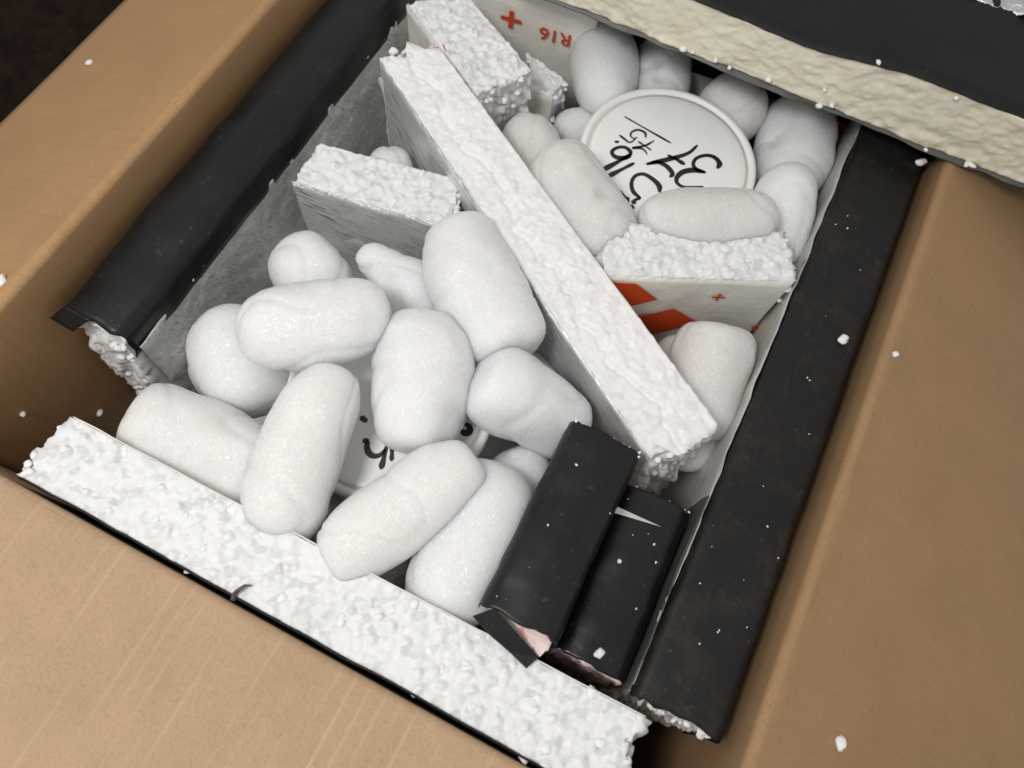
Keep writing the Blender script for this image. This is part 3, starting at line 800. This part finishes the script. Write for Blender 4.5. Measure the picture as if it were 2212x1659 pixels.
# --- little broken offcut
t4, q4, dd4, nn4 = small_board([(1136, 190), (1196, 206), (1224, 174), (1140, 116)], -0.036, FL + 0.0005,
            'small broken white foam offcut between the thick block and the printed board', 64, M['white_film'], 0, 10, amp=0.0012, cut=0.5, rough=1 | 8 | 16 | 32)

# --- two short boards with black taped edges in the near corner
def taped_stub(px, z, bottom, label, seed, mat):
    q = [P(u, v, z) for u, v in px]                     # near-left, near-right, far-right, far-left
    c = sum(q) / 4
    t = thing('taped_foam_offcut', (c[0], c[1], bottom), label, 'foam board')
    ins = _n((q[1] - q[0]) * np.array([1, 1, 0])) * 0.0010; lo_ = np.array([0, 0, -0.0048])
    foam_block('foam_core', [q[0] + ins + lo_, q[1] - ins + lo_, q[2] - ins + lo_, q[3] + ins + lo_], z - 0.0048 - bottom, M['foam_red_bounce'], t, res=0.0012, rough=4 | 16, seed=seed, amp=0.0015, cut=0.8, resz=0.002)
    a = (q[0] + q[3]) / 2; 
    yd = _n(((q[3] - q[0]) + (q[2] - q[1])) * np.array([1, 1, 0])); xd = np.array([yd[1], -yd[0], 0])
    w = float(((q[1] + q[2]) / 2 - (q[0] + q[3]) / 2) @ xd)
    o0 = (q[0] + q[3]) / 2; o0 = o0 - yd * float((o0 - q[0]) @ yd); o1 = o0 + yd * float((q[3] - q[0]) @ yd)
    o0 = np.array([o0[0], o0[1], 0]); o1 = np.array([o1[0], o1[1], 0])
    sweep('tape', tape_profile(0, w, z, 0.055, 0.055, 0.0070, 0.0012), o0 - yd * 0.001, o1 + yd * 0.001, 60, mat, t, (xd, (0, 0, 1)),
          thick=0.0005, noise=0.0005, seed=seed, enda=jag(seed, 0.001), endb=jag(seed + 1, 0.0008), freq=0.015)
    for k in range(10):
        bead(t, o1 + yd * 0.0014 + xd * RN.uniform(0, w) + zz * (z - 0.001), RN.uniform(0.0004, 0.0009))
    return t, q, xd, yd
AZ = 0.0065
sA, qA, xA, yA = taped_stub([(1046, 1300), (1192, 1408), (1384, 986), (1234, 910)], AZ, FL + 0.0005,
     'raised short black-taped board whose cut tape end lies on the bare bead board', 71, M['tape'])
BZ = -0.0180
sB, qB, xB, yB = taped_stub([(1196, 1392), (1352, 1482), (1484, 1124), (1352, 1046)], BZ, FL + 0.0005,
     'lower short black-taped board with a slit tape end, tight against the brown-stained taped board', 72, M['tape'])
def px_sheet(name, pts, mat, parent, thick=0.0004):
    V = [P(u, v, z) for u, v, z in pts]
    o = mesh_obj(name, V, [tuple(range(len(V)))], mat, parent, smooth=False)
    so = o.modifiers.new('t', 'SOLIDIFY'); so.thickness = thick; so.offset = 0
    return o
px_sheet('tape_flap', [(1068, 1313, AZ + 0.0022), (1021, 1331, AZ + 0.0005), (1055, 1369, 0.0035), (1099, 1407, 0.0012), (1137, 1444, 0.0005), (1164, 1419, 0.0012)], M['tape'], sA)
px_sheet('tape_lining', [(1062, 1312, 0.0005), (1186, 1398, 0.0005), (1166, 1419, 0.0), (1090, 1360, 0.0)], M['foam_red_bounce'], sA)
px_sheet('tape_lining', [(1327, 1108, BZ + 0.0022), (1334, 1095, BZ + 0.0022), (1428, 1138, BZ + 0.0022)], M['silver_side'], sB)

# --- lid resting across the far right corner
l0, l1 = P(1250, 8, 0.004), P(2230, 408, 0.004)
ld = _n((P(2100, 350, 0.004) - P(1500, 112, 0.004)) * np.array([1, 1, 0])); ln = np.array([ld[1], -ld[0], 0])
lo = P(1800, 236, 0.004)
LT = 0.0325
lidb = thing('foam_lid_board', (*(lo - ln * 0.1)[:2], 0.004), 'thick black-faced board with a cream foam edge laid over the far corner of the box', 'foam board')
def lq(s, o, z): return np.array([*(lo + ld * s + ln * o)[:2], z])
ltop = [lq(-0.20, 0, 0.004 + LT), lq(0.20, 0, 0.004 + LT), lq(0.20, -0.20, 0.004 + LT), lq(-0.20, -0.20, 0.004 + LT)]
def lshape(v2, v, b, n):
    v2 = v2.copy()
    s = (v - lo) @ ld
    front = (b & 4) > 0
    topf = np.clip((v[:, 2] - 0.004) / LT, 0, 1)
    bow = 0.0030 * np.tanh((0.005 - s) / 0.012) * topf + 0.0012 * vnoise(np.stack([s / 0.03, s * 0, s * 0], 1), 8) * topf
    v2[:, 2] += -bow * 0.8
    v2 += ln[None, :] * np.where(front, 0.0008 * fbm(v / np.array([0.007, 0.007, 0.004]), 77, 4) + 0.0008 * fbm(v / 0.03, 78, 2), 0)[:, None]
    return v2
foam_block('foam_core', ltop, LT, M['foam_cream'], lidb, res=0.0010, rough=4, seed=81, amp=0.00045, cut=0.6, cell=0.006, extra=lshape)
def lid_top(v, s, t, n):
    v = v.copy(); ss = (v - lo) @ ld
    v[:, 2] -= 0.8 * (0.0030 * np.tanh((0.005 - ss) / 0.012) + 0.0012 * vnoise(np.stack([ss / 0.03, ss * 0, ss * 0], 1), 8))
    v += ln[None, :] * np.where(t < 0.01, 0.0006 * vnoise(np.stack([ss / 0.005, ss * 0, ss * 0], 1), 6), 0)[:, None]
    return v
zt = 0.004 + LT + 0.0008
sheet('black_facing', lq(-0.20, 0.0012, zt), lq(0.20, 0.0012, zt), lq(0.20, -0.20, zt), lq(-0.20, -0.20, zt), M['tape_matt'], lidb, 160, 20, 0.0006, 0.0002, 4, fn=lid_top)
sf = float(-(P(2068, 0, zt) - lo) @ ln); sf2 = float(-(P(2212, 52, zt) - lo) @ ln)
fo = sheet('foil_tape', lq(-0.20, -sf, zt + 0.0010), lq(0.20, -sf2, zt + 0.0010), lq(0.20, -0.205, zt + 0.0010), lq(-0.20, -0.205, zt + 0.0010), M['foil'], lidb, 200, 60, 0.0003, 0.0016, 14, freq=0.008,
      fn=lambda v, s, t, n: lid_top(v, s, t + 1, n))
def lid_bot(v, s, t, n):
    v = v.copy(); ss = (v - lo) @ ld
    v += ln[None, :] * np.where(t > 0.99, 0.0016 * vnoise(np.stack([ss / 0.012, ss * 0, ss * 0], 1), 16), 0)[:, None]
    return v
sheet('grey_facing', lq(-0.20, -0.20, 0.0030), lq(0.20, -0.20, 0.0030), lq(0.20, 0.0020, 0.0026), lq(-0.20, 0.0020, 0.0026), M['tape_grey'], lidb, 120, 10, 0.0006, 0.0004, 5, fn=lid_bot)
for u, v in ((1478, 100), (1498, 108), (1548, 126), (1578, 142), (1662, 167), (1783, 190), (1799, 223), (1772, 224), (2001, 319), (2100, 352), (2090, 350), (1900, 130), (2067, 206)):
    bead(lidb, cast(u, v, lo, ln) + ln * 0.0015, RN.uniform(0.0010, 0.0019))

# ------------------------------------------------------------------ tubs
def lathe(name, prof, center, mat, parent, n=96):
    V, Fq = [], []
    for r, z in prof:
        for j in range(n):
            a = 2 * math.pi * j / n
            V.append((center[0] + r * math.cos(a), center[1] + r * math.sin(a), z))
    m = len(prof)
    for i in range(m - 1):
        for j in range(n):
            Fq.append((i * n + j, i * n + (j + 1) % n, (i + 1) * n + (j + 1) % n, (i + 1) * n + j))
    Fq.append(tuple(range((m - 1) * n, m * n)))
    return mesh_obj(name, V, Fq, mat, parent)
LIDZ = -0.0295
def tub(center, label):
    t = thing('plastic_tub', (center[0], center[1], FL), label, 'tub')
    z = LIDZ
    lathe('body', [(0.040, FL + 0.0005), (0.0425, FL + 0.003), (0.0465, z - 0.010), (0.0465, z - 0.002)], center, M['tub'], t)
    lid = lathe('lid', [(0.0480, z - 0.0130), (0.0496, z - 0.0128), (0.0502, z - 0.0040), (0.0500, z - 0.0014), (0.0490, z - 0.0002), (0.0478, z), (0.0466, z - 0.0003),
                  (0.0460, z - 0.0012), (0.0455, z - 0.0024), (0.0446, z - 0.0026), (0.0440, z - 0.0018), (0.0432, z - 0.0014), (0.040, z - 0.0014), (0.02, z - 0.0014), (0.002, z - 0.0014)], center, M['lid'], t)
    return t, lid
def stroke(name, pts, width, z, mat, parent):
    c = catmull([np.array(P(u, v, z)) for u, v in pts], 7)
    V, Fq = [], []
    m = len(c)
    for i, p in enumerate(c):
        d = c[min(i + 1, m - 1)] - c[max(i - 1, 0)]; d = _n(d)
        nn = np.array([-d[1], d[0], 0])
        t = i / (m - 1)
        w = width * 0.55 * (0.82 + 0.22 * math.sin(5 * t + len(pts))) * min(1.0, 0.55 + 4 * min(t, 1 - t))
        V += [p + nn * w, p - nn * w]
    Fq = [(2 * i, 2 * i + 1, 2 * i + 3, 2 * i + 2) for i in range(m - 1)]
    for e, s in ((0, -1), (m - 1, 1)):                    # rounded pen ends
        d = _n(c[min(e + 1, m - 1)] - c[max(e - 1, 0)]) * s
        k = len(V); V.append(c[e] + d * np.linalg.norm(V[2 * e] - c[e]) * 0.9); Fq.append((2 * e, 2 * e + 1, k))
    return mesh_obj(name, V, Fq, mat, parent, smooth=False)
T2C = (-0.0193, 0.2905)
T1C = (-0.0830, 0.0935)
tb2, lid2 = tub(T2C, 'white plastic tub with black handwriting on its nearly uncovered round lid')
tb1, lid1 = tub(T1C, 'white plastic tub mostly buried under the pile of loose packing peanuts')
IZ = LIDZ - 0.0011
g2 = lambda L: [(1188.1 + 0.293 * x, 162 + 0.293 * y) for x, y in L]
for w, L in ((0.0013, [(548, 305), (700, 392), (890, 500)]),
             (0.0013, [(706, 460), (700, 425), (652, 404), (606, 418), (594, 448), (622, 468), (642, 458)]),
             (0.0013, [(642, 458), (592, 496), (548, 470), (512, 442)]),
             (0.0013, [(768, 484), (700, 520), (608, 538), (670, 540), (702, 560), (716, 586)]),
             (0.0013, [(652, 490), (745, 553)]),
             (0.0022, [(482, 492), (505, 492)]),
             (0.0030, [(592, 590), (590, 560), (550, 532), (500, 534), (462, 556), (460, 582), (490, 606), (540, 612), (590, 598)]),
             (0.0030, [(596, 584), (500, 640), (388, 700)]),
             (0.0028, [(618, 650), (520, 700), (430, 746)]),
             (0.0026, [(1086, 518), (1020, 575), (900, 614), (714, 656)]),
             (0.0026, [(714, 656), (790, 642), (860, 672), (902, 725), (886, 752)]),
             (0.0026, [(870, 592), (930, 620), (990, 656)]),
             (0.0030, [(1236, 684), (1250, 650), (1212, 606), (1150, 592), (1082, 612), (1056, 655), (1080, 694), (1142, 716)]),
             (0.0030, [(1142, 716), (1060, 700), (980, 715), (936, 755), (940, 798), (1000, 828), (1126, 824)]),
             (0.0030, [(808, 858), (802, 812), (750, 762), (690, 730), (632, 742), (602, 790), (612, 856), (664, 906)]),
             (0.0026, [(664, 906), (628, 922), (612, 946)]),
             (0.0040, [(505, 852), (545, 900), (574, 928)]),
             (0.0026, [(596, 962), (616, 980)])):
    stroke('ink_stroke', g2(L), w, IZ, M['ink'], lid2)
g1 = lambda L: [(486 + 0.293 * x, 783 + 0.293 * y) for x, y in L]
for w, L in ((0.0034, [(1024, 582), (1050, 572)]),
             (0.0026, [(1058, 580), (1046, 622), (1062, 668), (1100, 690), (1150, 678), (1178, 640)]),
             (0.0026, [(1190, 620), (1172, 700), (1150, 780)]),
             (0.0026, [(1234, 610), (1228, 720)]),
             (0.0030, [(1290, 640), (1336, 654)]),
             (0.0034, [(1005, 405), (1040, 430)]),
             (0.0024, [(1812, 335), (1808, 368), (1780, 392)]),
             (0.0030, [(1762, 450), (1800, 472), (1802, 508), (1768, 520), (1736, 492)])):
    stroke('ink_stroke', g1(L), w, IZ, M['ink2'], lid1)

# ------------------------------------------------------------------ packing peanuts
PN = []
def peanut(label, a, b, z, r, p=3.2, bend=0.0, mat='peanut', seed=1, flat=0.94, lump=1.0, prof=None, dents=(), group=None):
    """a,b = tips in pixels at heights z=(za,zb); r = half width in pixels; p = how square the ends are"""
    A = P(*a, z[0]); B = P(*b, z[1]); c = (A + B) / 2
    R = 0.955 * r * depth(c) / F
    if p > 3.3: p = p + 0.9
    ax = B - A; L = np.linalg.norm(ax); ax = ax / L
    view = _n(CAM - c)
    side = _n(np.cross(ax, view)); up = np.cross(side, ax)
    nu, nv = 110, 100
    t = (1 - np.cos(np.linspace(0, math.pi, nu))) / 2
    V = []
    for k, tt in enumerate(t):
        e = max(0.0, 1 - abs(2 * tt - 1) ** p) ** (1 / p) if 0 < tt < 1 else 0.0
        s = 1.0
        if prof: s = float(np.interp(tt, np.linspace(0, 1, len(prof)), prof))
        ctr = A + ax * L * tt + side * (bend * depth(c) / F) * 4 * tt * (1 - tt)
        for j in range(nv):
            ph = 2 * math.pi * j / nv
            V.append(ctr + side * (R * e * s * math.cos(ph)) + up * (R * flat * e * s * math.sin(ph)))
    V = np.array(V)
    Fq = np.array([(i * nv + j, i * nv + (j + 1) % nv, (i + 1) * nv + (j + 1) % nv, (i + 1) * nv + j) for i in range(nu - 1) for j in range(nv)])
    n = vnormals(V, Fq)
    rad = V - (A + ax * np.clip(((V - A) @ ax), 0, L)[:, None])
    flip = (n * rad).sum(1).mean() < 0
    if flip: n = -n; Fq = Fq[:, ::-1]
    h = lump * (0.0016 * fbm(V / 0.028 + seed * 3.7, seed, 2) + 0.00016 * fbm(V / 0.007 + seed, seed + 3, 2) + 0.00010 * fbm(V / 0.0022 + seed, seed + 5, 2))
    cr = vnoise(V / 0.030 + seed * 5.1, seed + 7)
    h = h - 0.0008 * lump * np.exp(-(cr / 0.07) ** 2) + 0.0010 * lump * np.abs(vnoise(V / 0.020 + seed * 2.3, seed + 8))
    V = V + n * h[:, None]
    for (du, dv_, dr, dd) in dents:                       # pressed-in spots and folds
        ray = ROT @ np.array([(du - CX) / F, (dv_ - CY) / F, 1.0]); ray = _n(ray)
        rel = V - CAM; dist = np.linalg.norm(rel - (rel @ ray)[:, None] * ray[None, :], axis=1)
        front = (n @ view) > 0
        V = V - n * (np.where(front, dd * np.exp(-(dist / (dr * depth(c) / F)) ** 2), 0))[:, None]
    o = mesh_obj('packing_peanut', V - c, Fq, M[mat])
    o.location = Vector([float(x) for x in c])
    tag(o, label, 'packing peanut', group or 'loose white packing peanuts')
    PN.append(o); return o

pk = peanut
# left compartment, from the bottom of the pile up
pk('dome-ended packing peanut half hidden behind the short foil-faced board', (838, 318), (850, 420), (-0.035, -0.055), 50, 2.4, seed=2)
pk('round packing peanut against the foil-faced board, under the sideways one', (612, 640), (735, 560), (-0.034, -0.034), 101, 2.5, mat='peanut', seed=3)
pk('small twisted packing peanut with a knob, leaning on the foil-faced board', (782, 546), (950, 690), (-0.022, -0.034), 62, 2.6, bend=-8, seed=4, mat='peanut_cool',
   prof=[0.78, 0.66, 0.74, 1.0, 1.2, 1.2, 1.1], lump=1.2, dents=[(835, 592, 14, 0.002)])
pk('round-ended packing peanut below the sideways peanut, beside the clean taped board', (470, 680), (570, 890), (-0.032, -0.036), 103, 2.5, mat='peanut_cool', seed=5, lump=0.7)
pk('stubby packing peanut hidden between the pile and the divider', (1110, 770), (1190, 850), (-0.05, -0.05), 45, 2.6, seed=6)
pk('plain packing peanut behind the raised black-taped board', (1100, 970), (1160, 1130), (-0.034, -0.036), 74, 2.6, mat='peanut', seed=7)
pk('fat glossy packing peanut leaning on the raised black-taped board', (1085, 1005), (945, 1345), (-0.016, -0.020), 122, 2.8, mat='peanut', seed=8, bend=-10)
pk('packing peanut peeping out under the crossing peanut by the bare bead board', (790, 1190), (880, 1250), (-0.046, -0.046), 60, 2.6, mat='peanut_warm', seed=9)
pk('blunt packing peanut with a grey smudge lying against the bare bead board', (290, 905), (600, 1045), (-0.022, -0.026), 108, 4.2, mat='peanut_warm', seed=10, dents=[(480, 1000, 40, 0.0016)])
pk('broad blunt packing peanut beside the diagonal divider, next to the twisted one', (985, 487), (1112, 768), (-0.010, -0.008), 105, 3.9, bend=14, mat='peanut', seed=11, prof=[0.9, 0.94, 1.0, 1.03, 1.02, 1.0])
pk('packing peanut with a flat disc end facing up, beside the divider', (1040, 806), (1250, 940), (-0.002, -0.030), 90, 4.4, mat='peanut_cool', seed=12, prof=[1.05, 1.05, 1.04, 1.02, 0.97, 0.9])
pk('large creased packing peanut in the middle of the buried lid', (924, 684), (892, 972), (-0.010, -0.012), 116, 3.6, mat='peanut', seed=13, bend=-6, prof=[0.82, 1.0, 1.04, 0.98, 0.90, 0.80],
   dents=[(985, 900, 30, 0.0022), (960, 950, 26, 0.002), (820, 745, 34, 0.0014)])
pk('sideways packing peanut on top of the pile, lying across two others', (520, 722), (842, 662), (0.0, 0.001), 95, 3.0, mat='peanut', seed=14, bend=8, prof=[0.88, 0.98, 1.02, 1.0, 0.97, 0.9], dents=[(808, 690, 26, 0.0015)])
pk('upright warm-white packing peanut with one pointed corner, over the buried lid', (726, 798), (600, 1160), (-0.002, -0.012), 97, 3.7, mat='peanut_warm', seed=15, bend=14, prof=[0.74, 0.92, 0.97, 1.0, 1.0, 0.88])
pk('slanting warm-white packing peanut resting across the lettering of the buried lid', (712, 1218), (1032, 996), (-0.010, -0.002), 94, 3.8, mat='peanut_warm', seed=16, bend=-6, prof=[0.9, 0.98, 1.0, 1.02, 1.0, 0.9], lump=0.8)
# right compartment
pk('egg-shaped packing peanut touching the printed R16', (1300, 46), (1314, 252), (-0.041, -0.041), 77, 2.1, mat='peanut_cool', seed=20, lump=0.5)
pk('folded packing peanut beside the egg-shaped one, under the lid edge', (1436, 66), (1428, 240), (-0.044, -0.044), 62, 3.0, mat='peanut_cool', seed=21, dents=[(1422, 130, 12, 0.003), (1424, 165, 12, 0.003)])
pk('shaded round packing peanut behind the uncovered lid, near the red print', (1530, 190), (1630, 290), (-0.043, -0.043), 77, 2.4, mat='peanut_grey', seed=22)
pk('dented packing peanut standing by the silver side of the stained board', (1742, 222), (1690, 420), (-0.040, -0.048), 86, 3.0, mat='peanut_cool', seed=23, dents=[(1667, 300, 12, 0.004)])
pk('streaked narrow packing peanut in front of the dented one', (1704, 352), (1690, 590), (-0.020, -0.040), 64, 2.8, mat='peanut_cool', seed=24, prof=[1.0, 1.05, 1.0, 0.85, 0.7], bend=6)
pk('crumpled packing peanut tucked under the rim of the uncovered lid', (1205, 300), (1300, 265), (-0.056, -0.056), 50, 2.6, mat='peanut', seed=25, lump=1.6)
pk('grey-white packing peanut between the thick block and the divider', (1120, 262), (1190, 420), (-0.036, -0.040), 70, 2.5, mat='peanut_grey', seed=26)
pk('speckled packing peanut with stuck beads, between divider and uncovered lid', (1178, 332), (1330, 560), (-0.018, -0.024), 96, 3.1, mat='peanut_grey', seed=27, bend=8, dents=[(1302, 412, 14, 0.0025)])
for bu, bv, br in ((1180, 340, 0.0022), (1192, 333, 0.0024), (1203, 340, 0.0027), (1190, 348, 0.0020), (1212, 348, 0.0022), (1205, 330, 0.0018)):
    bead(PN[-1], P(bu, bv, -0.0035), br)
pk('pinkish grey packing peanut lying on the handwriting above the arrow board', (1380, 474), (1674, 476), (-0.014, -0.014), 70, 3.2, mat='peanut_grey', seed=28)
pk('rosy packing peanut in the corner below the orange arrows', (1400, 780), (1560, 790), (-0.056, -0.056), 62, 2.8, mat='peanut_warm', seed=29)
pk('pale packing peanut squeezed between divider and stained board', (1480, 860), (1520, 1010), (-0.050, -0.064), 80, 2.8, mat='peanut_warm', seed=30)
pk('flat-ended packing peanut standing below the orange arrows', (1550, 700), (1500, 940), (-0.022, -0.044), 90, 3.4, mat='peanut_grey', seed=31)
# a lower layer that shows dimly through the gaps
LOW = ('under the grey-smudged peanut', 'in the gap between the buried lid and the bare bead board', 'under the fat glossy peanut', 'deep beside the clean taped board',
       'deep below the short foil-faced board', 'deep between the broad blunt peanut and the divider', 'deep behind the raised black-taped board', 'under the folded peanut by the lid edge',
       'under the dented peanut', 'deep between the divider and the uncovered lid')
for k, (u, v, u2, v2, zq, rr) in enumerate(((420, 960, 620, 1000, -0.058, 70), (640, 1060, 780, 1180, -0.062, 75), (900, 1180, 1000, 1330, -0.062, 80), (430, 760, 560, 860, -0.075, 75),
                                   (640, 560, 740, 600, -0.11, 60), (1000, 560, 1100, 660, -0.07, 75), (1120, 1150, 1180, 1280, -0.07, 70), (1330, 130, 1480, 200, -0.085, 60), (1640, 260, 1740, 330, -0.085, 60), (1200, 420, 1300, 520, -0.08, 60))):
    pk('dim packing peanut ' + LOW[k], (u, v), (u2, v2), (zq, zq), rr, 2.8, mat='peanut_warm', seed=50 + k, group='packing peanuts of the lower layer')

# ------------------------------------------------------------------ loose crumbs of foam
CR = random.Random(9)
def crumb(p, r, label, group):
    o = bead(None, p, r, CR, 'foam_crumb', 0.7)
    return tag(o, label, 'foam crumb', group)
big = [((1822, 733), RZ + 0.0016, 0.0026, 'largest six-sided white foam crumb on the brown-stained black tape'),
       ((1990, 350), RZ + 0.0018, 0.0026, 'round white foam bead on the black tape by the lid board'),
       ((1294, 1412), BZ + 0.0018, 0.0022, 'angular white foam crumb on the lower short black-taped board'),
       ((1338, 1212), BZ + 0.0012, 0.0014, 'curled white foam crumb on the lower short black-taped board')]
for (u, v), z_, r_, lb_ in big:
    crumb(P(u, v, z_), r_, lb_, 'foam crumbs')
def flap_pt(u, v, side):
    """point where a pixel meets a flap panel"""
    if side == 'left': o, n_ = np.array([XL - 0.0060, 0, 0.0020]), np.array([-math.sin(math.radians(30)), 0, math.cos(math.radians(30))])
    elif side == 'right': o, n_ = np.array([XR + 0.0060, 0, 0.0020]), np.array([math.sin(math.radians(26)), 0, math.cos(math.radians(26))])
    return cast(u, v, o, n_)
for (u, v, sd, r_, lb_) in ((193, 135, 'left', 0.0018, 'tiny white foam crumb on the short flap beside the clean taped board'),
                            (2, 606, 'left', 0.0022, 'white foam sliver on the short flap near its crease'),
                            (1816, 1606, 'right', 0.0026, 'oval white foam flake on the wide plain flap'),
                            (1934, 765, 'right', 0.0018, 'thin white foam shaving near the crease of the wide plain flap')):
    crumb(flap_pt(u, v, sd), r_, lb_, 'foam crumbs')
for u, v, r_ in ((50, 895, 0.0018), (216, 891, 0.0019)):
    crumb(cast(u, v, np.array([XL + 0.001, 0, 0]), np.array([1., 0, 0])), r_, 'white foam crumb clinging to the brown inner wall beside the bare bead board', 'crumbs on the inner wall')
for k in range(18):
    y = CR.uniform(0.04, 0.31); x = CR.uniform(RX0 + 0.004, RX1 - 0.002)
    crumb((x, y, RZ + 0.0013), CR.uniform(0.0002, 0.0005), 'tiny white foam fleck on the brown-stained black tape', 'flecks on the stained tape')
for k in range(9):
    s, t = CR.random(), CR.random()
    p = (qA[0] * (1 - s) + qA[1] * s) * (1 - t) + (qA[3] * (1 - s) + qA[2] * s) * t
    crumb(p + zz * 0.0016, CR.uniform(0.0002, 0.0005), 'tiny white foam fleck on the raised short black-taped board', 'flecks on the raised short board')
for k in range(6):
    s, t = CR.random() * 0.8 + 0.1, CR.random()
    p = (qB[0] * (1 - s) + qB[1] * s) * (1 - t) + (qB[3] * (1 - s) + qB[2] * s) * t
    crumb(p + zz * 0.0016, CR.uniform(0.0003, 0.0007), 'tiny white foam fleck on the lower short black-taped board', 'flecks on the lower short board')
